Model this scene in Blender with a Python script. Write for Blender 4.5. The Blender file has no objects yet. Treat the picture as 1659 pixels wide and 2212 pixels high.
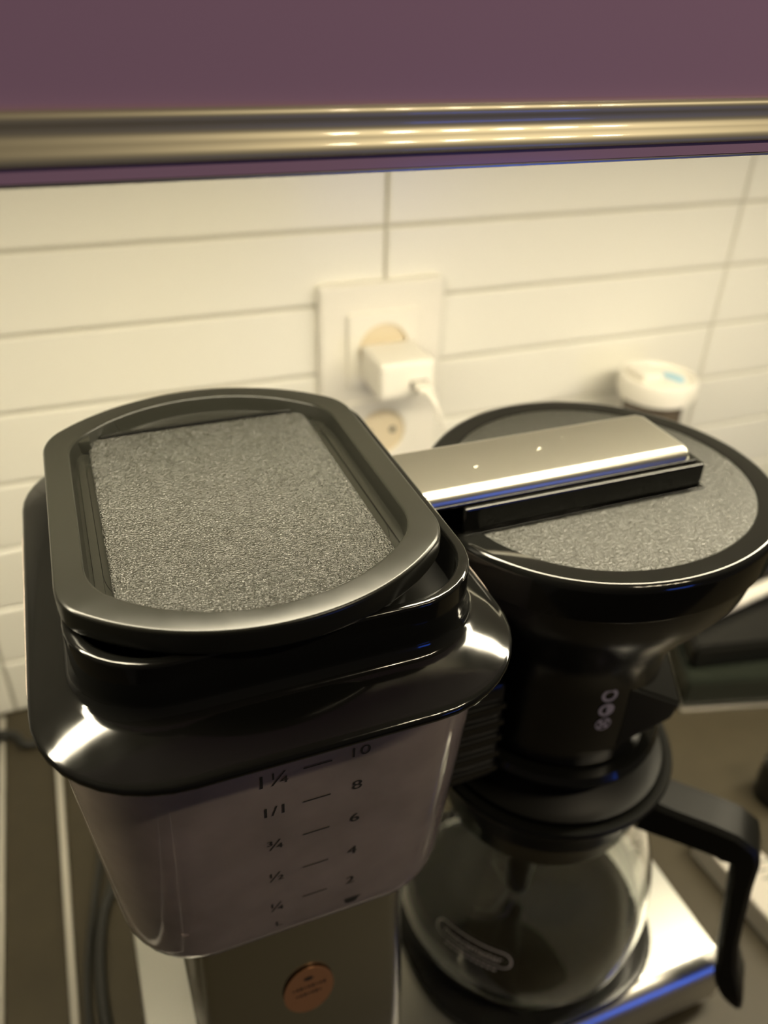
import bpy, bmesh, math, random
from mathutils import Vector, Matrix, Euler
PI = math.pi
S = bpy.context.scene
COL = S.collection

# ------------------------------------------------------------------ camera
yaw, pitch, roll = math.radians(22.138), math.radians(32.722), math.radians(1.752)
fwd = Vector((math.sin(yaw)*math.cos(pitch), math.cos(yaw)*math.cos(pitch), -math.sin(pitch)))
rgt = Vector((math.cos(yaw), -math.sin(yaw), 0)); upv = rgt.cross(fwd)
r2 = rgt*math.cos(roll) + upv*math.sin(roll); u2 = -rgt*math.sin(roll) + upv*math.cos(roll)
cd = bpy.data.cameras.new('camera'); cam = bpy.data.objects.new('camera', cd); COL.objects.link(cam)
M = Matrix((r2, u2, -fwd)).transposed().to_4x4(); M.translation = Vector((-.20644, -.51805, .4820))
cam.matrix_world = M
cd.sensor_fit = 'HORIZONTAL'; cd.sensor_width = 36; cd.lens = 1750/1659*36
cd.clip_start = .01; cd.clip_end = 20
cd.dof.use_dof = True; cd.dof.focus_distance = .222; cd.dof.aperture_fstop = 10.5
S.camera = cam

# ------------------------------------------------------------------ light and exposure
S.view_settings.view_transform = 'Standard'; S.view_settings.look = 'None'
S.view_settings.gamma = 1; S.view_settings.use_curve_mapping = False
S.view_settings.exposure = 0.0
w = bpy.data.worlds.new('room_gloom'); S.world = w; w.use_nodes = True
w.node_tree.nodes['Background'].inputs[0].default_value = (.05, .043, .034, 1)
w.node_tree.nodes['Background'].inputs[1].default_value = 1.0
def area(name, loc, target, sx, sy, power, col):
    l = bpy.data.lights.new(name, 'AREA'); l.shape = 'RECTANGLE'; l.size = sx; l.size_y = sy
    l.energy = power; l.color = col
    o = bpy.data.objects.new(name, l); COL.objects.link(o); o.location = loc
    o.rotation_euler = (Vector(target)-Vector(loc)).to_track_quat('-Z', 'Y').to_euler()
    return o
WARM = (1.0, .84, .58)
# six bulbs of the ceiling fixture behind the photographer
for k in range(6):
    area('ceiling_bulb', (.20+.09*k, -.98, 1.25), (.0, -.3, .2), 
         .035, .035, 1.1, WARM)
# the blue screen in the dark room
area('blue_screen_light', (.62, -1.62, .06), (0, -.36, .06), .34, .18, .95, (.04, .16, 1.0))

# ------------------------------------------------------------------ helpers
def obj(name, bm, mat, parent=None, smooth=True, ang=35):
    me = bpy.data.meshes.new(name)
    bmesh.ops.recalc_face_normals(bm, faces=bm.faces)
    off = Vector(parent.get('_w', (0, 0, 0))) if parent else Vector((0, 0, 0))
    if parent: bmesh.ops.translate(bm, verts=bm.verts, vec=-off)
    bm.to_mesh(me); bm.free()
    if smooth:
        for p in me.polygons: p.use_smooth = True
        try: me.set_sharp_from_angle(angle=math.radians(ang))
        except Exception: pass
    me.materials.append(mat)
    o = bpy.data.objects.new(name, me); COL.objects.link(o)
    if smooth:
        wn = o.modifiers.new('weighted_normals', 'WEIGHTED_NORMAL'); wn.keep_sharp = True; wn.weight = 100; wn.mode = 'FACE_AREA'
    if parent:
        o.parent = parent; o['_w'] = tuple(off)
    return o
def tag(o, label=None, cat=None, group=None, kind=None):
    if label: o['label'] = label
    if cat: o['category'] = cat
    if group: o['group'] = group
    if kind: o['kind'] = kind
    return o
def thing(name, label, cat, loc, group=None):
    o = bpy.data.objects.new(name, None); o.empty_display_size = .02
    COL.objects.link(o); o.location = loc; o['_w'] = tuple(loc)
    return tag(o, label, cat, group)
def NB(): return bmesh.new()
def add_box(bm, x0, x1, y0, y1, z0, z1, bev=0, seg=2):
    t = bmesh.new()
    bmesh.ops.create_cube(t, size=1)
    for v in t.verts:
        v.co = Vector(((x0+x1)/2+v.co.x*(x1-x0), (y0+y1)/2+v.co.y*(y1-y0), (z0+z1)/2+v.co.z*(z1-z0)))
    if bev: bmesh.ops.bevel(t, geom=t.edges[:], offset=bev, segments=seg, profile=.5, affect='EDGES')
    join(bm, t); return bm
def join(bm, t, mat=None):
    if mat is not None: bmesh.ops.transform(t, matrix=mat, verts=t.verts)
    me = bpy.data.meshes.new('t'); t.to_mesh(me); t.free(); bm.from_mesh(me); bpy.data.meshes.remove(me)
def box(*a, **k): return add_box(NB(), *a, **k)
def rr(cx, cy, hw, hd, r, n=10, z=0, m=8):
    """rounded rectangle; same vertex count for every size"""
    P = []
    C = [(1, 1, 0), (-1, 1, 1), (-1, -1, 2), (1, -1, 3)]
    r = min(r, hw, hd)
    for i, (sx, sy, q) in enumerate(C):
        ccx, ccy = cx+sx*(hw-r), cy+sy*(hd-r)
        arc = [(ccx+r*math.cos(PI/2*(q+k/n)), ccy+r*math.sin(PI/2*(q+k/n))) for k in range(n+1)]
        P += arc
        nx = C[(i+1) % 4]; e = arc[-1]
        a2 = PI/2*nx[2]
        s = (cx+nx[0]*(hw-r)+r*math.cos(a2), cy+nx[1]*(hd-r)+r*math.sin(a2))
        P += [(e[0]+(s[0]-e[0])*k/m, e[1]+(s[1]-e[1])*k/m) for k in range(1, m)]
    return P
def circle(cx, cy, r, n=64): return [(cx+r*math.cos(2*PI*k/n), cy+r*math.sin(2*PI*k/n)) for k in range(n)]
def loft(rings, bm=None, cap0=False, cap1=False, close=False):
    bm = bm or NB(); V = [[bm.verts.new(p) for p in R] for R in rings]
    n = len(V[0]); L = list(zip(V, V[1:]))
    if close: L.append((V[-1], V[0]))
    for A, B in L:
        for k in range(n): bm.faces.new((A[k], A[(k+1) % n], B[(k+1) % n], B[k]))
    if cap0: bm.faces.new(V[0][::-1])
    if cap1: bm.faces.new(V[-1])
    return bm
def ring(P, z): return [(x, y, z) for x, y in P]
def lerp(P, Q, t): return [(a[0]+(b[0]-a[0])*t, a[1]+(b[1]-a[1])*t) for a, b in zip(P, Q)]
def lathe(cx, cy, prof, n=72, bm=None, cap0=False, cap1=False, close=False):
    return loft([ring(circle(cx, cy, r, n), z) for r, z in prof], bm, cap0, cap1, close)
def catmull(P, n=8):
    P = [Vector(p) for p in P]; Q = [2*P[0]-P[1]]+P+[2*P[-1]-P[-2]]; out = []
    for i in range(1, len(Q)-2):
        a, b, c, d = Q[i-1:i+3]
        for k in range(n):
            t = k/n
            out.append(.5*((2*b)+(c-a)*t+(2*a-5*b+4*c-d)*t*t+(3*b-a-3*c+d)*t**3))
    return out+[P[-1]]
def tube(path, r, bm=None, n=12, smooth=8, flat=1.0):
    P = catmull(path, smooth) if smooth else [Vector(p) for p in path]
    rings = []; up = Vector((0, 0, 1))
    for i, p in enumerate(P):
        d = (P[min(i+1, len(P)-1)]-P[max(i-1, 0)]).normalized()
        a = d.cross(up)
        if a.length < 1e-3: a = Vector((1, 0, 0))
        a.normalize(); b = a.cross(d)
        rad = r(i/(len(P)-1)) if callable(r) else r
        rings.append([p+a*rad*math.cos(2*PI*k/n)+b*rad*flat*math.sin(2*PI*k/n) for k in range(n)])
    return loft(rings, bm, True, True)
def inside_outline(P, d):
    """offset a convex outline inwards by d"""
    n = len(P); out = []
    for i in range(n):
        a, b = Vector(P[i-1]), Vector(P[(i+1) % n]); t = (b-a).normalized()
        out.append((P[i][0]-t.y*d, P[i][1]+t.x*d))
    return out

# ------------------------------------------------------------------ materials
def new(name):
    m = bpy.data.materials.new(name); m.use_nodes = True
    return m, m.node_tree.nodes, m.node_tree.links, m.node_tree.nodes['Principled BSDF']
def mat(name, col, rough=.4, metal=0, coat=0, trans=0, ior=1.5, bump=None, var=None, rvar=None, spec=.5):
    m, N, L, b = new(name)
    b.inputs['Base Color'].default_value = (*col, 1); b.inputs['Roughness'].default_value = rough
    b.inputs['Metallic'].default_value = metal; b.inputs['Coat Weight'].default_value = coat
    b.inputs['Coat Roughness'].default_value = .05
    b.inputs['Transmission Weight'].default_value = trans; b.inputs['IOR'].default_value = ior
    b.inputs['Specular IOR Level'].default_value = spec
    tc = N.new('ShaderNodeTexCoord')
    if var:
        sc, amt = var; t = N.new('ShaderNodeTexNoise'); t.inputs['Scale'].default_value = sc; t.inputs['Detail'].default_value = 5
        L.new(tc.outputs['Object'], t.inputs['Vector'])
        mx = N.new('ShaderNodeMix'); mx.data_type = 'RGBA'; mx.blend_type = 'MIX'
        mx.inputs[6].default_value = (*[c*(1-amt) for c in col], 1); mx.inputs[7].default_value = (*[min(1, c*(1+amt)) for c in col], 1)
        L.new(t.outputs['Fac'], mx.inputs[0]); L.new(mx.outputs[2], b.inputs['Base Color'])
    if rvar:
        sc, lo, hi = rvar; t = N.new('ShaderNodeTexNoise'); t.inputs['Scale'].default_value = sc; t.inputs['Detail'].default_value = 6
        L.new(tc.outputs['Object'], t.inputs['Vector'])
        mr = N.new('ShaderNodeMapRange'); mr.inputs[1].default_value = .35; mr.inputs[2].default_value = .7
        mr.inputs[3].default_value = lo; mr.inputs[4].default_value = hi
        L.new(t.outputs['Fac'], mr.inputs[0]); L.new(mr.outputs[0], b.inputs['Roughness'])
    if bump:
        sc, dist, det = bump; t = N.new('ShaderNodeTexNoise'); t.inputs['Scale'].default_value = sc; t.inputs['Detail'].default_value = det
        L.new(tc.outputs['Object'], t.inputs['Vector'])
        bp = N.new('ShaderNodeBump'); bp.inputs['Strength'].default_value = 1; bp.inputs['Distance'].default_value = dist
        L.new(t.outputs['Fac'], bp.inputs['Height']); L.new(bp.outputs[0], b.inputs['Normal'])
    return m
def clear(name, tint, haze, hazecol, rough=.03, ior=1.45):
    """thin clear plastic: tinted see-through wall with a fresnel shine and a little haze"""
    m, N, L, b = new(name); N.remove(b)
    out = N['Material Output']
    tr = N.new('ShaderNodeBsdfTransparent'); tr.inputs[0].default_value = (*tint, 1)
    gl = N.new('ShaderNodeBsdfGlossy'); gl.inputs['Roughness'].default_value = rough
    fr = N.new('ShaderNodeFresnel'); fr.inputs[0].default_value = ior
    df = N.new('ShaderNodeBsdfDiffuse'); df.inputs[0].default_value = (*hazecol, 1)
    tl = N.new('ShaderNodeBsdfTranslucent'); tl.inputs[0].default_value = (*hazecol, 1)
    a = N.new('ShaderNodeMixShader'); a.inputs[0].default_value = .5
    L.new(df.outputs[0], a.inputs[1]); L.new(tl.outputs[0], a.inputs[2])
    b2 = N.new('ShaderNodeMixShader')
    tc = N.new('ShaderNodeTexCoord'); t = N.new('ShaderNodeTexNoise'); t.inputs['Scale'].default_value = 40; t.inputs['Detail'].default_value = 4
    L.new(tc.outputs['Object'], t.inputs['Vector'])
    mr = N.new('ShaderNodeMapRange'); mr.inputs[3].default_value = haze*.6; mr.inputs[4].default_value = haze*1.4
    L.new(t.outputs['Fac'], mr.inputs[0]); L.new(mr.outputs[0], b2.inputs[0])
    L.new(tr.outputs[0], b2.inputs[1]); L.new(a.outputs[0], b2.inputs[2])
    c = N.new('ShaderNodeMixShader'); L.new(fr.outputs[0], c.inputs[0]); L.new(b2.outputs[0], c.inputs[1]); L.new(gl.outputs[0], c.inputs[2])
    L.new(c.outputs[0], out.inputs[0])
    return m
def emit(name, col, s):
    m, N, L, b = new(name)
    b.inputs['Base Color'].default_value = (*col, 1); b.inputs['Emission Color'].default_value = (*col, 1); b.inputs['Emission Strength'].default_value = s
    return m
TILE = mat('white_glazed_tile', (.82, .80, .73), .26)
GROUT = mat('grey_grout', (.46, .44, .38), .9, bump=(300, .0003, 3))
COUNTER = mat('dark_olive_laminate', (.052, .043, .026), .45, bump=(900, .00003, 4), var=(60, .15), spec=.3)
PURPLE = mat('glossy_purple_lacquer', (.40, .25, .41), .18, coat=.5)
UNDER = mat('pale_cabinet_board', (.60, .57, .50), .5)
PDARK = mat('dark_purple_board', (.06, .035, .06), .5)
ALU = mat('satin_aluminium', (.72, .70, .66), .30, metal=1, bump=(900, .000008, 3))
POLI = mat('polished_housing_metal', (.70, .70, .66), .34, metal=1, coat=.8)
RAILM = mat('champagne_anodised_metal', (.50, .46, .34), .45, metal=.6, coat=.7)
ARMM = mat('brushed_cover_metal', (.57, .55, .48), .31, metal=1)
BLACK = mat('black_gloss_plastic', (.005, .005, .0045), .09, rvar=(150, .07, .12), spec=.4)
LIDF = mat('scuffed_black_plastic', (.010, .010, .008), .24, rvar=(90, .21, .27), spec=.3)
#)
BMATTE = mat('black_satin_plastic', (.007, .007, .006), .30, spec=.35)
GRAIN = mat('grained_black_plastic', (.014, .014, .011), .21, bump=(1600, .0012, 1.2), spec=.5)
GRAIN2 = mat('grained_black_plastic_fine', (.016, .016, .013), .28, bump=(1450, .0007, 1.0))
HOT = mat('black_enamel', (.012, .012, .011), .22)
TANK = clear('smoky_clear_plastic', (.92, .89, .87), .50, (.82, .70, .63))
GLASS = mat('clear_glass', (.97, .98, .96), .0, trans=1, ior=1.47)
INK = mat('black_print', (.010, .010, .010), .5)
WPRINT = mat('pale_print', (.62, .57, .54), .5)
GREYP = mat('grey_print', (.30, .27, .32), .5)
WHITEP = mat('white_plastic', (.80, .77, .70), .32)
RECESS = mat('socket_inner_plastic', (.68, .59, .43), .4)
DARKH = mat('dark_contact', (.03, .025, .02), .6)
COPPER = mat('copper_foil_sticker', (.42, .20, .09), .42, metal=.4)
BASK = mat('black_basket_plastic', (.007, .007, .006), .24, spec=.4)
DULL = mat('dull_black_plastic', (.006, .006, .005), .45, spec=.18)
TOWER = mat('housing_metal_dark_reflection', (.40, .40, .37), .20, metal=1)  # silver housing metal again, the dark room's reflection put into its colour
SPL = mat('dried_splash', (.34, .32, .26), .5)
CORD = mat('black_cord_rubber', (.018, .018, .015), .45)
JARG = mat('dark_brown_glass', (.10, .08, .06), .12)
BLUE = mat('pale_blue_print', (.35, .60, .75), .5)
PAPER = mat('white_printed_card', (.52, .49, .44), .6)
CARDSIDE = mat('cream_card', (.62, .58, .50), .6)
GREENB = mat('dark_green_gloss', (.020, .024, .018), .15)
BLUECLOTH = mat('navy_blue_plastic', (.02, .05, .16), .3)

# ------------------------------------------------------------------ setting
tag(obj('floor', box(-1.2, 1.6, -2.4, .04, -.92, -.90), mat('dark_floor', (.05, .04, .03), .5), smooth=False), kind='structure')
tag(obj('ceiling', box(-1.2, 1.6, -2.4, .04, 1.62, 1.64), mat('dim_ceiling', (.35, .32, .27), .8), smooth=False), kind='structure')
# back wall of grouted tiles
wall = tag(obj('wall_back', box(-1.2, 1.6, .004, .04, -.9, 1.62), GROUT, smooth=False), kind='structure')
wall['_w'] = (0, 0, 0)
def tile_mesh(w_, h_):
    bm = NB(); b = .0014; g = .0010
    x0, x1, z0, z1 = g, w_-g, g, h_-g
    R = [[(x0, .0045, z0), (x1, .0045, z0), (x1, .0045, z1), (x0, .0045, z1)],
         [(x0, .0012, z0), (x1, .0012, z0), (x1, .0012, z1), (x0, .0012, z1)],
         [(x0+b, 0, z0+b), (x1-b, 0, z0+b), (x1-b, 0, z1-b), (x0+b, 0, z1-b)]]
    loft(R, bm, False, True); return bm
TW, TH = .3013, .05
first = None
rnd = random.Random(4)
for i in range(-3, 5):
    for k in range(0, 10):
        if first is None:
            first = obj('tile', tile_mesh(TW, TH), TILE, wall, smooth=False); t = first
        else:
            t = first.copy(); COL.objects.link(t); t.parent = wall
        t.location = (i*TW, rnd.uniform(-.0001, .0001), k*TH)
# counter, trims
tag(obj('countertop', box(-1.2, 1.6, -.62, .003, -.038, 0, bev=.002), COUNTER), 'dark olive brown kitchen worktop carrying the coffee maker', 'worktop')
for nm, x in (('trim_1', -.3105), ('trim_2', -.2725)):
    tag(obj(nm, box(x-.0022, x+.0022, -.60, -.006, .0001, .004, bev=.0008), ALU), kind='structure')

# ------------------------------------------------------------------ wall cabinet with purple door
FY = -.33
cab = thing('wall_cabinet', 'purple lacquered wall cabinet with metal grip rail above the white tiles', 'cabinet', (0, -.16, .447))
obj('cabinet_body', box(-1.0, 1.2, FY+.0185, -.0005, .4495, 1.15), UNDER, cab, smooth=False)
dr = obj('door', box(-1.0, 1.2, FY, FY+.018, .4480, 1.15, bev=.0006), PURPLE, cab)
prof = [(FY+(y-FY)*.62, z) for y, z in [(FY, .4606), (FY-.0030, .4610), (FY-.0048, .4603), (FY-.0052, .4592), (FY-.0046, .4583), (FY-.0040, .4570), (FY-.0044, .4558),
        (FY-.0058, .4546), (FY-.0072, .4536), (FY-.0080, .4524), (FY-.0079, .4514), (FY-.0072, .4510), (FY-.0040, .4512), (FY, .4514)]]
hb = loft([[(x, y, z) for y, z in prof] for x in (-1.0, -.6, -.2, .2, .6, 1.2)], None, True, True)
dr['_w'] = cab['_w']
obj('grip_rail', hb, RAILM, dr, ang=50)
obj('lower_lip', box(-1.0, 1.2, FY-.0040, FY-.0001, .4480, .4509, bev=.0001), PURPLE, dr)
obj('bottom_edge_strip', box(-1.0, 1.2, FY-.0042, FY+.018, .4472, .4479, bev=.0002), ALU, dr)
# the lamp under the cabinet
lamp = thing('under_cabinet_lamp', 'slim warm light strip fixed under the purple cabinet', 'lamp', (.05, -.298, .4495))
obj('lamp_housing', box(-.45, .60, -.3108, -.286, .4462, .4494, bev=.001), ALU, lamp)
obj('diffuser', box(-.44, .59, -.3100, -.288, .4450, .4462, bev=.0003), emit('warm_led_glow', (1, .89, .64), 75), lamp)

# ------------------------------------------------------------------ coffee maker
TX, TY = -.1675, -.3015
cm = thing('coffee_maker', 'silver and black drip coffee maker with clear water tank on the worktop', 'coffee maker', (-.09, -.30, 0))
# base: rounded front top edge
def yz_ring(x, y0, y1, z0, z1, rf, rb, n=10, ins=0):
    y0 += ins; y1 -= ins; z1 -= ins
    P = [(x, y0, z0), ]
    P += [(x, y0+rf-rf*math.cos(PI/2*k/n), z1-rf+rf*math.sin(PI/2*k/n)) for k in range(n+1)]
    P += [(x, y1-rb+rb*math.sin(PI/2*k/n), z1-rb+rb*math.cos(PI/2*k/n)) for k in range(n+1)]
    P += [(x, y1, z0)]
    return P
bm = loft([yz_ring(-.2345, -.368, -.230, .008, .042, .012, .004, ins=.0008), yz_ring(-.2338, -.368, -.230, .008, .042, .012, .004),
           yz_ring(.0643, -.368, -.230, .008, .042, .012, .004), yz_ring(.0650, -.368, -.230, .008, .042, .012, .004, ins=.0008)], None, True, True)
obj('base', bm, POLI, cm, ang=40)
obj('base_plinth', box(-.231, .0615, -.364, -.234, .0, .0079, bev=.001), BMATTE, cm)
# hot plate
def sq(cx, cy, r, e=2.7, n=72):
    P = []
    for k in range(n):
        a = 2*PI*k/n; c, s = math.cos(a), math.sin(a)
        q = (abs(c)**e+abs(s)**e)**(-1/e); P.append((cx+r*q*c, cy+r*q*s))
    return P
HC = (-.0285, -.2960)
hr = [(.0655, .0420), (.0690, .0425), (.0700, .0450), (.0698, .0470), (.0688, .0482), (.0660, .0485), (.0600, .0478), (.0400, .0476)]
bm = loft([ring(sq(*HC, r, 2.7), z) for r, z in hr], None, True, True)
obj('hot_plate', bm, HOT, cm)
# tower under the tank
cx_, cy_ = -.166, -.302
bm = loft([ring(rr(cx_+dx, cy_, hw, .049, .009), z) for dx, hw, z in ((.002, .0465, .0421), (.0008, .0445, .12), (0, .0435, .172), (0, .0435, .1970))], None, True, True)
tw = obj('tower', bm, TOWER, cm)
# oval copper sticker on the tower's front
sk = NB(); P = [( -.1650+.0103*math.cos(2*PI*k/48), -.3516, .1440+.0160*math.sin(2*PI*k/48)) for k in range(48)]
loft([P, [(x, y-.0004, z) for x, y, z in P]], sk, False, True); st = obj('sticker', sk, COPPER, tw); tag(st, 'copper coloured oval sticker')
tw['_w'] = cm['_w']; st['_w'] = cm['_w']
# the reservoir bracket with ribs beside the tank
br = obj('tower_bracket', add_box(add_box(box(-.1000, -.0735, -.325, -.262, .2040, .2580, bev=.003), -.1235, -.0760, -.285, -.262, .1850, .1960, bev=.001), -.0995, -.0760, -.285, -.262, .1950, .2060, bev=.001), BMATTE, cm)
for k in range(5):
    z = .210+.009*k
    obj('vent_rib', box(-.1008, -.0740, -.3268, -.3251, z, z+.0030, bev=.0005, seg=1), BLACK, br)
    COL.objects[-1]['_w'] = cm['_w']
# water tank: clear walls with inner surface
def tank_ring(t, ins=0, z=None):
    # t 0 top .. 1 bottom
    front = -.3735+.0135*t; back = -.2330-.010*t
    hw = .0662-.0072*t
    r = .034-.006*t
    if ins: hw -= ins; front += ins; back -= ins; r -= ins*.6
    return rr(TX+.0005, (front+back)/2, hw, (back-front)/2, r, 10)
ZT, ZB = .3235, .1975
R = []
for k in range(9):
    t = k/8; R.append(ring(tank_ring(t*.86), ZT+(ZB+.016-ZT)*t))
for k in range(1, 7):
    a = PI/2*k/6; R.append(ring(tank_ring(.86+.14*math.sin(a), .012*(1-math.cos(a))**1.3), ZB+.016-.016*math.sin(a)))
R.append(ring(tank_ring(1, .03), ZB))
I = []
for k in range(9):
    t = k/8; I.append(ring(tank_ring(t*.86, .0022), ZT+(ZB+.019-ZT)*t))
for k in range(1, 7):
    a = PI/2*k/6; I.append(ring(tank_ring(.86+.14*math.sin(a), .0022+.012*(1-math.cos(a))), ZB+.019-.016*math.sin(a)))
I.append(ring(tank_ring(1, .03), ZB+.003))
bm = loft(R+I[::-1], None, False, False, True)
tank = obj('water_tank', bm, TANK, cm, ang=60); tank['_w'] = cm['_w']
bm = loft([ring(tank_ring(1, .03), ZB+.0029), ring(tank_ring(1, .03), ZB+.0001)], None, True, True)
obj('tank_floor', bm, TANK, tank)
# lip around the tank's top
bm = loft([ring(tank_ring(0, -.0020), .3235), ring(tank_ring(0, -.0022), .3205), ring(tank_ring(0, -.0012), .3195), ring(tank_ring(0, .0002), .3193), ring(tank_ring(0, .0002), .3235)], None, False, False, True)
obj('tank_lip', bm, TANK, tank)
# parts inside the tank: riser tube and siphon
obj('riser_tube', tube([(-.197, -.262, ZB+.004), (-.197, -.262, .26), (-.197, -.262, .318)], .0062, n=20), clear('frosted_tube', (.5, .47, .45), .35, (.13, .12, .11)), tank)
obj('outlet_valve', lathe(-.150, -.300, [(.017, ZB+.0031), (.017, ZB+.008), (.013, ZB+.010), (.006, ZB+.010), (.006, ZB+.020), (.002, ZB+.022)], 32, None, True, True), BMATTE, tank)
obj('siphon_pipe', tube([(-.125, -.268, ZB+.004), (-.127, -.270, .27), (-.120, -.285, .318)], .0045, n=16), clear('frosted_tube_2', (.55, .52, .5), .3, (.16, .15, .14)), tank)
for (x0, x1, y, z0, z1) in ((-.2085, -.2025, -.3605, .2245, .2262),):
    obj('moulding_mark', box(x0, x1, y-.0015, y, z0, z1, bev=.0004), TANK, tank)
# printed scale on the tank's front
def front_y(z): return -.3735+.0135*(.86*(ZT-z)/(ZT-ZB-.016)) - .00025
slope = math.atan(.0135*.86/(ZT-ZB-.016))
def text_bm(s, size, x, z, sx=1.15, yfun=front_y, sl=slope, align='CENTER', ext=0, shear=0):
    cu = bpy.data.curves.new('t', 'FONT'); cu.body = s; cu.size = size; cu.align_x = align; cu.align_y = 'CENTER'
    cu.extrude = ext; cu.shear = shear; cu.resolution_u = 4
    o = bpy.data.objects.new('t', cu); COL.objects.link(o)
    dg = bpy.context.evaluated_depsgraph_get(); me = bpy.data.meshes.new_from_object(o.evaluated_get(dg))
    bm = NB(); bm.from_mesh(me); bpy.data.meshes.remove(me); bpy.data.objects.remove(o); bpy.data.curves.remove(cu)
    for v in bm.verts:
        px, pz = v.co.x*sx, v.co.y
        zz = z+pz*math.cos(sl); v.co = Vector((x+px, yfun(zz), zz))
    return bm
# heights come from where the marks sit on the sloping front
ZS = (.3000, .2836, .2660, .2467, .2277)
for i, (a, b_) in enumerate((('10', '1¼'), ('8', '1/1'), ('6', '¾'), ('4', '½'), ('2', '¼'))):
    z = ZS[i]; zt = z
    tk = NB(); q = [(-.1685, z-.0003), (-.1601, z-.0003), (-.1601, z+.0003), (-.1685, z+.0003)]
    tk.faces.new([tk.verts.new((x, front_y(zz), zz)) for x, zz in q])
    obj('scale_tick', tk, INK, tank, smooth=False)
    obj('scale_number', text_bm(a, .0062, -.1519, zt+.0005), INK, tank, smooth=False)
    obj('scale_number', text_bm(b_, (.0082, .0066, .0072, .0072, .0072)[i], -.1770, zt-(.0014, .0004, .0010, .0006, .0011)[i], sx=1.0), INK, tank, smooth=False)
obj('scale_letter', text_bm('L', .0045, -.1769, .2148), INK, tank, smooth=False)
cup = NB(); P = [(x+.0026, z-.0068) for x, z in ((-.1560, .2225), (-.1558, .2205), (-.1550, .2192), (-.1525, .2190), (-.1515, .2200), (-.1512, .2213), (-.1500, .2222), (-.1502, .2227), (-.1512, .2225))]
cup.faces.new([cup.verts.new((x, front_y(z), z)) for x, z in P]); obj('cup_symbol', cup, INK, tank, smooth=False)

# black reservoir cover: wide flange, upright collar
fl = lambda o: rr(TX, TY, .0670-o, .0866-o, .036-o*.5, 10)
co = lambda o: rr(-.1670, -.3025, .0555-o, .0668-o, .024-o*.6, 10)
mid = lambda t: lerp(co(0), fl(0), t)
R = [ring(fl(.0020), .3236), ring(fl(.0004), .3238), ring(fl(0), .3243), ring(fl(0), .3256), ring(fl(.0004), .3262), ring(fl(.0011), .3266),
     ring(fl(.0022), .3270), ring(mid(.60), .3284), ring(mid(.25), .3297), ring(mid(.15), .3302), ring(mid(.09), .3308), ring(mid(.04), .3320), ring(mid(.01), .3335), ring(co(0), .3352),
     ring(co(0), .3465), ring(co(.0003), .3472), ring(co(.0008), .3475), ring(co(.0025), .3475), ring(co(.0031), .3470), ring(co(.0034), .3455),
     ring(co(.0036), .3300), ring(co(.0036), .3240), ring(co(.0006), .3236)]
cov = obj('reservoir_cover', loft(R, None, False, False, True), BLACK, cm, ang=50)
obj('added_gap_shelf', loft([ring(co(.0034), .3345), ring(co(.0200), .3345), ring(co(.0200), .3330), ring(co(.0034), .3330)], None, False, False, True), BMATTE, cov)  # black shelf added so the gap between lid and collar stays dark
COL.objects[-1]['_w'] = cm['_w']
obj('flange_rim_strip', loft([ring(fl(.0015), .3236), ring(fl(.0015), .3226), ring(fl(.004), .3226), ring(fl(.004), .3236)], None, False, False, True), BMATTE, cov)
COL.objects[-1]['_w'] = cm['_w']

# outlet arm
def arm_ring(x, ins=0, y0=-.3150, y1=-.2812, zt=.3434, zb=.3390, r=.0042):
    y0 += ins; y1 -= ins; zt -= ins; n = 8; P = [(x, y0, zb)]
    P += [(x, y0+r-r*math.cos(PI/2*k/n), zt-r+r*math.sin(PI/2*k/n)) for k in range(n+1)]
    P += [(x, y1-r+r*math.sin(PI/2*k/n), zt-r+r*math.cos(PI/2*k/n)) for k in range(n+1)]
    return P+[(x, y1, zb)]
bm = loft([arm_ring(-.1112), arm_ring(-.0045), arm_ring(-.0022, .0006), arm_ring(-.0008, .0020), arm_ring(-.0004, .0032)], None, True, True)
arm = obj('outlet_arm', bm, ARMM, cm, ang=40); tag(arm, 'flat brushed metal outlet arm'); arm['_w'] = cm['_w']
obj('arm_underside', box(-.1105, .0010, -.3156, -.2807, .3376, .3389, bev=.0004), BLACK, arm)
for (x, y, l) in ((-.0560, -.2965, .0007), (-.0571, -.2975, .0004), (-.0845, -.3015, .0006), (-.0836, -.3010, .0004), (-.0435, -.2915, .0003)):
    obj('dried_splash', lathe(x, y, [(l, .3434), (l*.8, .3435), (l*.3, .34355)], 10, None, True, True), SPL, arm)

# ------------------------------------------------------------------ tank lid (rests loosely on the collar)
LX, LY = -.1705, -.3030
def lidout(ins=0, n=16):
    hw, yc, pk, r = .0523-ins, .0445-ins*.75, .0702-ins, .0075-ins*.55
    # arc through (+-hw,yc) and (0,pk)
    Rr = (hw*hw+(pk-yc)**2)/(2*(pk-yc)); cyA = pk-Rr
    P = []
    a1 = math.asin((hw-.0045)/Rr)
    top = [(Rr*math.sin(a1-2*a1*k/(2*n)), cyA+Rr*math.cos(a1-2*a1*k/(2*n))) for k in range(2*n+1)]  # right -> left
    # corner smoothing by quadratic curve to the straight side
    e = top[0]; side = (hw, yc-.0075)
    ctrl = (hw, cyA+math.sqrt(Rr*Rr-hw*hw))
    c = [((1-t)**2*side[0]+2*t*(1-t)*ctrl[0]+t*t*e[0], (1-t)**2*side[1]+2*t*(1-t)*ctrl[1]+t*t*e[1]) for t in [k/6 for k in range(6)]]
    half = c+top+[(-x, y) for x, y in c[::-1]]
    sideL = [(-hw, (yc-.0075)*(1-2*k/8)) for k in range(1, 8)]
    P = half+sideL+[(-x, -y) for x, y in half]+[(hw, -(yc-.0075)*(1-2*k/8)) for k in range(1, 8)]
    return [(LX+x, LY+y) for x, y in P]
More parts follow.
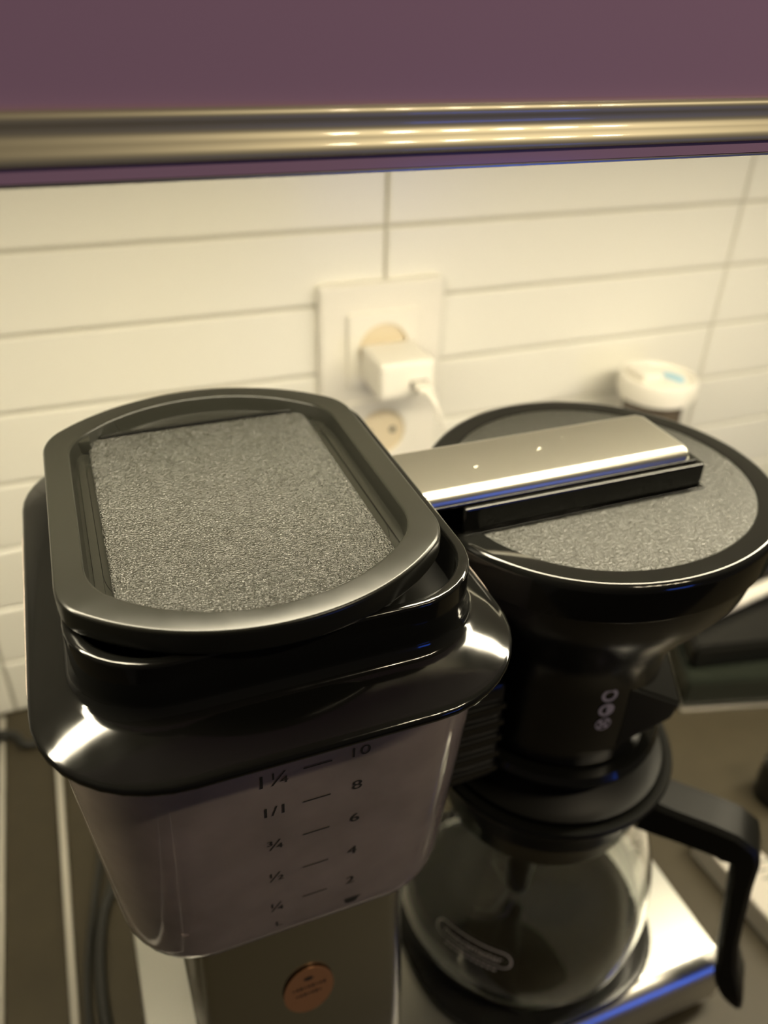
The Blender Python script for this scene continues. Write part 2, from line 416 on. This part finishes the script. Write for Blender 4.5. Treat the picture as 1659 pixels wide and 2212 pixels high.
lid = thing('tank_lid', 'loose black lid with grained recessed centre on top of the clear tank', 'lid', (LX, LY, .3476))
R = [ring(lidout(.0012), .3478), ring(lidout(.0002), .3482), ring(lidout(0), .3490), ring(lidout(0), .3540), ring(lidout(.0004), .3547), ring(lidout(.0010), .3550),
     ring(lidout(.0072), .3550), ring(lidout(.0077), .3548), ring(lidout(.0080), .3543), ring(lidout(.0084), .3500), ring(lidout(.0086), .3492), ring(lidout(.012), .3491), ring(lidout(.012), .3478)]
obj('lid_frame', loft(R, None, False, False, True), LIDF, lid, ang=40)
obj('lid_skirt', loft([ring(lidout(.0075), .3477), ring(lidout(.0075), .3365), ring(lidout(.0095), .3365), ring(lidout(.0095), .3477)], None, False, False, True), BMATTE, lid)
obj('lid_floor', loft([ring(lidout(.0121), .3478), ring(lidout(.0121), .3491)], None, True, True), LIDF, lid)
# grained plate: straight back edge, front follows the arc
def plate(ins, z):
    hw = .0380-ins; P = []
    yb = -.2540-ins; r = .0045
    for k in range(7): a = PI/2*k/6; P.append((-.1710+hw-r+r*math.cos(a), yb-r+r*math.sin(a)))
    for k in range(7): a = PI/2*(1+k/6); P.append((-.1710-hw+r+r*math.cos(a), yb-r+r*math.sin(a)))
    for k in range(13):
        x = -hw+2*hw*k/12; P.append((-.1710+x, -.3640+ins+.0125*(x/.042)**2))
    return [(x, y, z) for x, y in P]
obj('grained_plate', loft([plate(0, .3492), plate(0, .3502), plate(.0003, .3506), plate(.0009, .3508)], None, False, True), GRAIN, lid)
bk = tube([(-.2045, -.2538, .3508), (-.19, -.2532, .3511), (-.15, -.2532, .3511), (-.1375, -.2538, .3508)], .0008, n=10)
obj('plate_back_ridge', bk, BLACK, lid)
for x0, x1, y0, y1 in ((-.2140, -.2080, -.2600, -.2520), (-.1305, -.1285, -.2560, -.2480)):
    obj('corner_lug', box(x0, x1, y0-.001, y1, .3492, .3540, bev=.0006), LIDF, lid)
for sx in (-1, 1):
    obj('floor_groove', box(LX+sx*.0415-.0012, LX+sx*.0415+.0012, -.345, -.262, .3492, .3497, bev=.0002), LIDF, lid)

# ------------------------------------------------------------------ brew basket and its lid
BC = (-.0295, -.2975)
bas = thing('brew_basket', 'black filter basket hanging under the round grained lid above the carafe', 'filter basket', (BC[0], BC[1], .20))
prof = [(.038, .2090), (.0405, .2095), (.0412, .2110), (.0415, .2300), (.0415, .2500), (.0425, .2600), (.0462, .2700), (.0520, .2800), (.0580, .2900), (.0632, .3000), (.0652, .3110), (.0655, .3118),
        (.0625, .3118), (.0600, .3000), (.0500, .2800), (.0400, .2600), (.0390, .2400), (.038, .2150)]
obj('basket_body', lathe(*BC, prof, 96, None, False, False, True), BASK, bas, ang=60)
obj('basket_floor', lathe(*BC, [(.0380, .2095), (.0380, .2149)], 64, None, True, True), BLACK, bas)
obj('basket_ring', lathe(*BC, [(.0455, .2030), (.0475, .2035), (.0480, .2060), (.0465, .2088), (.036, .2089), (.036, .2030)], 96, None, False, False, True), BLACK, bas)
# drip stop lever: pointed wedge to the right front
lev = NB(); a0 = math.radians(-50); ca, sa = math.cos(a0), math.sin(a0)
def lp(u, v, z): return (BC[0]+u*ca-v*sa, BC[1]+u*sa+v*ca, z)
loft([[lp(.034, -.024, .2180), lp(.0510, 0, .2220), lp(.034, .024, .2180)], [lp(.034, -.024, .2530), lp(.0535, 0, .2320), lp(.034, .024, .2530)]], lev, True, True)
bmesh.ops.bevel(lev, geom=lev.edges[:], offset=.001, segments=2, affect='EDGES')
obj('drip_stop_lever', lev, DULL, bas)
# three flow symbols printed on the basket wall
def wall_pt(a, z, off=.0004):
    r = .0415+off; a = math.radians(a); return Vector((BC[0]+r*math.cos(a), BC[1]+r*math.sin(a), z))
def sym(a0, z0, kind):
    bm = NB(); n = 28; R = .0034; r = .0020
    def pt(u, v): return wall_pt(a0+math.degrees(u/.0415), z0+v)
    o = [bm.verts.new(pt(R*math.cos(2*PI*k/n), R*math.sin(2*PI*k/n))) for k in range(n)]
    if kind < 2:
        i_ = [bm.verts.new(pt(r*math.cos(2*PI*k/n), r*math.sin(2*PI*k/n))) for k in range(n)]
        for k in range(n): bm.faces.new((o[k], o[(k+1) % n], i_[(k+1) % n], i_[k]))
        if kind == 1: bm.faces.new([i_[(k-n//4) % n] for k in range(n//2+1)])
    else:
        i_ = [bm.verts.new(pt(.0028*math.cos(2*PI*k/n), .0028*math.sin(2*PI*k/n))) for k in range(n)]
        for k in range(n): bm.faces.new((o[k], o[(k+1) % n], i_[(k+1) % n], i_[k]))
        for q in range(4):
            a = PI/4+PI/2*q
            w_ = .0007; L_ = [(.0004, -w_), (.0031, -w_), (.0031, w_), (.0004, w_)]
            bm.faces.new([bm.verts.new(pt(x*math.cos(a)-y*math.sin(a), x*math.sin(a)+y*math.cos(a))) for x, y in L_])
    return bm
for kind, z in ((0, .2515), (1, .2435), (2, .2355)):
    obj('flow_symbol', sym(-98, z, kind), GREYP, bas, smooth=False)

bl = thing('basket_lid', 'round black lid with grained disc on the filter basket, under the metal arm', 'lid', (-.0305, -.2995, .312))
CO = (.06842, .00034, .00134, .00112, .00188)
def blout(o=0, n=120):
    P = []
    for k in range(n):
        a = 2*PI*k/n
        r = .0685+.0006*math.cos(a)+.0012*math.sin(a)+.0010*math.cos(2*a)+.0017*math.sin(2*a)-.0010*math.sin(3*a)-o
        P.append((-.0305+r*math.cos(a), -.2995+r*math.sin(a)))
    return P
R = [ring(blout(.0030), .3122), ring(blout(.0006), .3122), ring(blout(0), .3130), ring(blout(-.0002), .3245), ring(blout(.0002), .3262), ring(blout(.0010), .3272), ring(blout(.0022), .3275),
     ring(blout(.0085), .3274), ring(blout(.0092), .3270), ring(blout(.0095), .3240), ring(blout(.0030), .3200)]
obj('lid_rim', loft(R, None, False, False, True), BLACK, bl, ang=50)
obj('grained_disc', loft([ring(blout(.0094), .3242), ring(blout(.0094), .3268), ring(blout(.0098), .3270)], None, True, True), GRAIN2, bl)
ch = NB(); add_box(ch, -.0955, .0042, -.3172, -.2812, .3272, .3375, bev=.0012)
add_box(ch, -.0955, .0052, -.3186, -.2800, .3271, .3279, bev=.0003)
obj('arm_channel', ch, BLACK, bl)

# ------------------------------------------------------------------ glass carafe
CC = (-.0285, -.2965)
ca_ = thing('glass_carafe', 'empty glass coffee carafe with black collar and handle on the hot plate', 'carafe', (CC[0], CC[1], .0486))
out = [(.030, .0488), (.050, .0488), (.0600, .0500), (.0645, .0540), (.0665, .0610), (.0678, .0720), (.0680, .0830), (.0668, .0960), (.0640, .1090), (.0600, .1220), (.0555, .1350), (.0520, .1470), (.0500, .1580), (.0500, .1790)]
inn = [(r-.0018, z+(.0020 if r < .062 and z < .06 else 0)) for r, z in out]
bm = NB(); Pf = out+inn[::-1]
loft([ring(circle(*CC, r, 96), z) for r, z in Pf], bm, True, True)
obj('glass_bowl', bm, GLASS, ca_, ang=80)
obj('collar', lathe(*CC, [(.0505, .1640), (.0515, .1640), (.0525, .1720), (.0555, .1790), (.0580, .1825), (.0585, .1840), (.0578, .1852), (.0550, .1850), (.0520, .1840), (.0505, .1800)], 96, None, False, False, True), DULL, ca_, ang=60)
obj('carafe_lid', lathe(*CC, [(.0495, .1800), (.0512, .1842), (.0530, .1855), (.0530, .1870), (.0480, .1885), (.0420, .1940), (.0350, .2000), (.0300, .2022), (.010, .2022), (.010, .1700)], 96, None, True, True), DULL, ca_)
obj('lid_skirt', lathe(*CC, [(.0445, .1480), (.0460, .1480), (.0460, .1795), (.0445, .1795)], 72, None, False, False, True), BMATTE, ca_)
obj('mixing_tube', lathe(*CC, [(.0045, .0620), (.0055, .0622), (.0060, .0660), (.0075, .0950), (.0078, .1000), (.0085, .1010), (.0090, .1699)], 32, None, True, True), BMATTE, ca_)
# handle
ha = math.radians(-44.5); hx, hy = math.cos(ha), math.sin(ha)
def hp(u, v, z): return (CC[0]+u*hx-v*hy, CC[1]+u*hy+v*hx, z)
def hsec(u, z, nu, nz, th, hwid):   # section centred at (u,z), normal in-plane (nu,nz)
    P = []
    for su, sv in ((1, 1), (1, .8), (1, -.8), (1, -1)): pass
    c = .0022
    for a, b in ((th, hwid-c), (th-c, hwid), (-th+c, hwid), (-th, hwid-c), (-th, -hwid+c), (-th+c, -hwid), (th-c, -hwid), (th, -hwid+c)):
        P.append(hp(u+nu*a, b, z+nz*a))
    return P
hs = [(.0500, .1610, 0, 1, .0110, .0105), (.0660, .1605, 0, 1, .0100, .0108), (.0800, .1600, .05, 1, .0098, .0108), (.0890, .1590, .30, .95, .0098, .0108), (.0940, .1560, .72, .70, .0100, .0108),
      (.0985, .1520, .97, .25, .0064, .0105), (.1005, .1380, 1, .12, .0052, .0102), (.1035, .1130, 1, .10, .0048, .0098), (.1065, .0900, 1, .08, .0046, .0095), (.1095, .0740, 1, 0, .0050, .0098), (.1120, .0640, .95, -.2, .0070, .0110), (.1150, .0560, .9, -.35, .0085, .0120), (.1175, .0490, .85, -.5, .0075, .0115), (.1185, .0440, .8, -.6, .0045, .0090)]
bm = loft([hsec(*s) for s in hs], None, True, True)
obj('handle', bm, DULL, ca_, ang=40)
# oval maker's mark on the glass
def glass_pt(a, z, off=.0004):
    # radius of the bowl at z
    for (r0, z0), (r1, z1) in zip(out, out[1:]):
        if z0 <= z <= z1 and z1 > z0:
            r = r0+(r1-r0)*(z-z0)/(z1-z0); break
    else: r = .068
    a = math.radians(a); r += off
    return Vector((CC[0]+r*math.cos(a), CC[1]+r*math.sin(a), z))
A0, Z0 = -142, .098
def onglass(u, v): return glass_pt(A0+math.degrees(u/.066), Z0+v)
bm = NB(); Q = rr(0, 0, .0200, .0052, .0050, 6); q2 = rr(0, 0, .0192, .0044, .0042, 6)
o1 = [bm.verts.new(onglass(*p)) for p in Q]; o2 = [bm.verts.new(onglass(*p)) for p in q2]
for k in range(len(Q)): bm.faces.new((o1[k], o1[(k+1) % len(Q)], o2[(k+1) % len(Q)], o2[k]))
obj('mark_outline', bm, WPRINT, ca_, smooth=False)
def text_on(s, size, fn, sx=1.0):
    bm = text_bm(s, size, 0, 0, sx, yfun=lambda z: 0, sl=0)
    for v in bm.verts: v.co = fn(v.co.x, v.co.z)
    return bm
obj('mark_lettering', text_on('moccamaster', .0064, onglass, .88), WPRINT, ca_, smooth=False)
bm = NB()
for k in range(10):
    u = -.0130+.0027*k; bm.faces.new([bm.verts.new(onglass(*p)) for p in ((u, -.0085), (u+.0018, -.0085), (u+.0018, -.0070), (u, -.0070))])
tag(obj('mark_small_print', bm, WPRINT, ca_, smooth=False), kind='stuff')
# print on the tower sticker
for x0, n, z in ((-.1718, 9, .1470), (-.1704, 7, .1420)):   # the unreadable small print: rows of tiny strokes
    bm = NB()
    for k in range(n):
        x = x0+.0016*k; h = .0005+.0003*((k*7) % 3)
        bm.faces.new([bm.verts.new(p) for p in ((x, -.35215, z-h), (x+.0010, -.35215, z-h), (x+.0010, -.35215, z+h), (x, -.35215, z+h))])
    tag(obj('sticker_lettering', bm, INK, st, smooth=False), kind='stuff')
cupm = NB(); P = [(-.1650+.0020*math.cos(2*PI*k/16), -.35215, .1530+.0013*math.sin(2*PI*k/16)) for k in range(16)]; cupm.faces.new([cupm.verts.new(p) for p in P])
obj('sticker_emblem', cupm, INK, st, smooth=False)

# ------------------------------------------------------------------ socket, charger, charging cable
so = thing('wall_socket', 'white double wall socket with charger plugged into its upper outlet', 'socket', (-.004, -.001, .235))
def plate_bm(cx, cz, hw, hh, r, y0, y1, bev, holes=()):
    Pn = rr(cx, cz, hw, hh, r, 6); Pi = rr(cx, cz, hw-bev, hh-bev, max(r-bev*.5, .0005), 6)
    R_ = [[(x, y0, z) for x, z in Pn], [(x, y1+bev*.8, z) for x, z in Pn], [(x, y1, z) for x, z in Pi]]
    return loft(R_, None, True, True)
obj('frame', plate_bm(-.0040, .2355, .0465, .0800, .004, -.0002, -.0085, .002), WHITEP, so)
for cz in (.2685, .2025):
    # square insert with round well
    bm = NB(); n = 48
    Pn = rr(-.0040, cz, .0272, .0272, .003, 8, m=4)
    n = len(Pn)
    an = [math.atan2(z-cz, x+.004) for x, z in Pn]
    circ = [(-.004+.0205*math.cos(a), cz+.0205*math.sin(a)) for a in an]
    circ2 = [(-.004+.0188*math.cos(a), cz+.0188*math.sin(a)) for a in an]
    loft([[(x, -.0086, z) for x, z in Pn], [(x, -.0108, z) for x, z in Pn], [(-.004+(x+.004)*.97, -.0116, cz+(z-cz)*.97) for x, z in Pn],
          [(x, -.0118, z) for x, z in circ], [(x*1.0, -.0108, z) for x, z in circ2]], bm)
    ins = obj('socket_insert', bm, WHITEP, so)
    bm = loft([[(x, -.0107, z) for x, z in circ2], [(-.004+(x+.004)*.97, -.0087, cz+(z-cz)*.97) for x, z in circ2]], None, False, True)
    ob = obj('socket_well', bm, RECESS, ins); ins['_w'] = so['_w']; ob['_w'] = so['_w']
    for dx in (-.0095, .0095):
        P = [( -.004+dx+.0026*math.cos(2*PI*k/20), cz+.0026*math.sin(2*PI*k/20)) for k in range(20)]
        obj('contact_hole', loft([[(x, -.0088, z) for x, z in P], [(x, -.0090, z) for x, z in P]], None, False, True), DARKH, ins)
        COL.objects[-1]['_w'] = so['_w']
chg = thing('phone_charger', 'white cube phone charger plugged into the upper socket outlet', 'charger', (-.002, -.012, .261))
t = box(-.0225, .0185, -.0530, -.0122, .2480, .2748, bev=.0035, seg=3)
obj('charger_body', t, WHITEP, chg)
obj('usb_port', box(-.0010, .0115, -.0534, -.0531, .2555, .2610), DARKH, chg, smooth=False)
cc_ = thing('charging_cable', 'thin white charging cable hanging from the cube charger', 'cable', (.005, -.055, .258))
obj('plug', box(.0000, .0105, -.0680, -.0535, .2558, .2606, bev=.0015, seg=3), WHITEP, cc_)
obj('strain_relief', tube([(.0055, -.0680, .2582), (.0068, -.0730, .2560), (.0085, -.0760, .2515)], lambda t: .0024-.0006*t, n=12), WHITEP, cc_)
obj('cord', tube([(.0080, -.0755, .2525), (.0115, -.0770, .2430), (.0200, -.0740, .2230), (.0330, -.0700, .1800), (.0480, -.0650, .1000), (.0600, -.0640, .0300), (.0700, -.0660, .0030), (.1000, -.0700, .0022)], .0015, n=10), WHITEP, cc_)

# ------------------------------------------------------------------ jar behind the basket
jx, jy = .2150, -.0460
jar = thing('supplement_jar', 'dark jar with white screw cap beside the wall behind the brew basket', 'jar', (jx, jy, 0))
obj('jar_body', lathe(jx, jy, [(.022, 0), (.0250, .002), (.0255, .010), (.0255, .175), (.0245, .195), (.0235, .200), (.0235, .218)], 48, None, True, True), JARG, jar)
obj('jar_label', lathe(jx, jy, [(.0257, .020), (.0259, .020), (.0259, .165), (.0257, .165)], 48, None, False, False, True), mat('jar_label_paper', (.72, .70, .64), .5), jar)
cp = lathe(jx, jy, [(.0270, .2180), (.0288, .2184), (.0292, .2210), (.0288, .2215), (.0303, .2230), (.0303, .2320), (.0295, .2345), (.0275, .2350), (.0262, .2335), (.0258, .2322)], 64, None, True, True)
cap = obj('cap', cp, WHITEP, jar, ang=30); cap['_w'] = jar['_w']
for k in range(36):
    a = 2*PI*k/36
    if k == 0:
        g0 = obj('cap_rib', box(jx+.0302, jx+.0307, jy-.0008, jy+.0008, .2235, .2315), WHITEP, cap, smooth=False); g0m = g0
        g0.data.transform(Matrix.Translation(Vector((0, 0, 0))))
    else:
        g = g0m.copy(); COL.objects.link(g); g.parent = cap; g.rotation_euler = (0, 0, a)
fl_ = box(jx-.0190, jx-.0005, jy-.0060, jy+.0170, .2323, .2390, bev=.002); obj('flip_tab', fl_, WHITEP, jar)
bm = NB(); P = [(jx+.0060+.0125*math.cos(2*PI*k/24), jy-.0040+.0125*math.sin(2*PI*k/24)) for k in range(-5, 8)]
loft([ring(P, .2323), ring(P, .2328)], bm, False, True); obj('blue_cap_mark', bm, BLUE, jar, smooth=False); COL.objects[-1]['label'] = 'pale blue print on the cap'

# ------------------------------------------------------------------ power cords at left
pc = obj('power_cord', tube([(-.60, -.012, .0035), (-.40, -.018, .0035), (-.3117, -.0267, .0070), (-.295, -.0400, .0035), (-.2796, -.0430, .0035), (-.262, -.060, .0035), (-.2440, -.115, .0035), (-.2440, -.170, .0035), (-.2530, -.198, .0035), (-.2575, -.2314, .0035), (-.2560, -.270, .0035), (-.2480, -.330, .0035), (-.247, -.40, .0035)], .0032, n=12), CORD)
tag(pc, 'black power cord crossing the metal strips and curving past the coffee maker base', 'cord')
pc2 = obj('charger_cord', tube([(-.2470, -.1150, .0022), (-.2500, -.150, .0022), (-.2570, -.185, .0022), (-.2625, -.215, .0022), (-.2655, -.250, .0022), (-.2625, -.300, .0022), (-.258, -.40, .0022)], .0020, n=10), CORD)
tag(pc2, 'thinner black cord lying left of the curved power cord', 'cord')

# ------------------------------------------------------------------ things on the right
# pale-topped black appliance at the far right
ap = thing('black_appliance', 'low black glossy appliance with pale metal top bar at right behind the carafe', 'appliance', (.30, -.19, 0))
P0 = [(.2060, -.1645), (.2480, -.1050), (.48, -.060), (.48, -.235), (.2900, -.2160)]
def poly(P, z0, z1, bev=.002):
    bm = loft([ring(P, z0), ring(P, z1)], None, True, True)
    bmesh.ops.bevel(bm, geom=bm.edges[:], offset=bev, segments=2, affect='EDGES'); return bm
obj('appliance_body', poly([(.196, -.176), (.225, -.118), (.47, -.070), (.47, -.250)], .003, .030), GREENB, ap)
obj('appliance_foot_frame', poly([(.194, -.179), (.224, -.115), (.475, -.066), (.475, -.256)], .0, .003, .0006), ALU, ap)
obj('appliance_top', poly([(.206, -.165), (.226, -.126), (.46, -.080), (.46, -.215)], .0301, .052, .003), BMATTE, ap)
obj('top_bar', tube([(.2280, -.1400, .0585), (.30, -.1290, .0600), (.46, -.105, .064)], .0062, n=16), WHITEP, ap)
obj('top_back_panel', box(.262, .46, -.100, -.090, .0521, .092, bev=.002), BLUECLOTH, ap)
# printed white box at the right edge
pb = thing('printed_box', 'white printed cardboard box at the right edge beyond the carafe handle', 'box', (.16, -.32, 0))
def obox(cx, cy, L, W, z0, z1, ang, bev=.0006):
    bm = box(-L/2, L/2, -W/2, W/2, z0, z1, bev=bev)
    bmesh.ops.transform(bm, matrix=Matrix.Translation((cx, cy, 0)) @ Matrix.Rotation(math.radians(ang), 4, 'Z'), verts=bm.verts); return bm
obj('box_body', poly([(.1448, -.2695), (.1560, -.3480), (.1540, -.3950), (.1240, -.3950), (.1180, -.2860)], .0, .018, .0006), PAPER, pb)
GI = mat('grey_ink', (.22, .21, .20), .6)
for k, (x, y, L_) in enumerate(((.1420, -.2900, .010), (.1440, -.3010, .016), (.1405, -.3060, .012), (.1450, -.3150, .018), (.1400, -.3200, .010), (.1445, -.3260, .015))):
    bm = obox(0, 0, L_, .0016, .0180, .0182, 0, bev=0)
    bmesh.ops.transform(bm, matrix=Matrix.Translation((x, y, 0)) @ Matrix.Rotation(math.radians(-8), 4, 'Z'), verts=bm.verts)
    obj('print_line', bm, GI, pb, smooth=False)
# small dark object near the right edge
dk = lathe(.2050, -.2690, [(.012, 0), (.0140, .002), (.0150, .020), (.0140, .034), (.010, .036)], 32, None, True, True)
tag(obj('bottle_cap', dk, BMATTE), 'small black round cap standing behind the white box', 'cap')
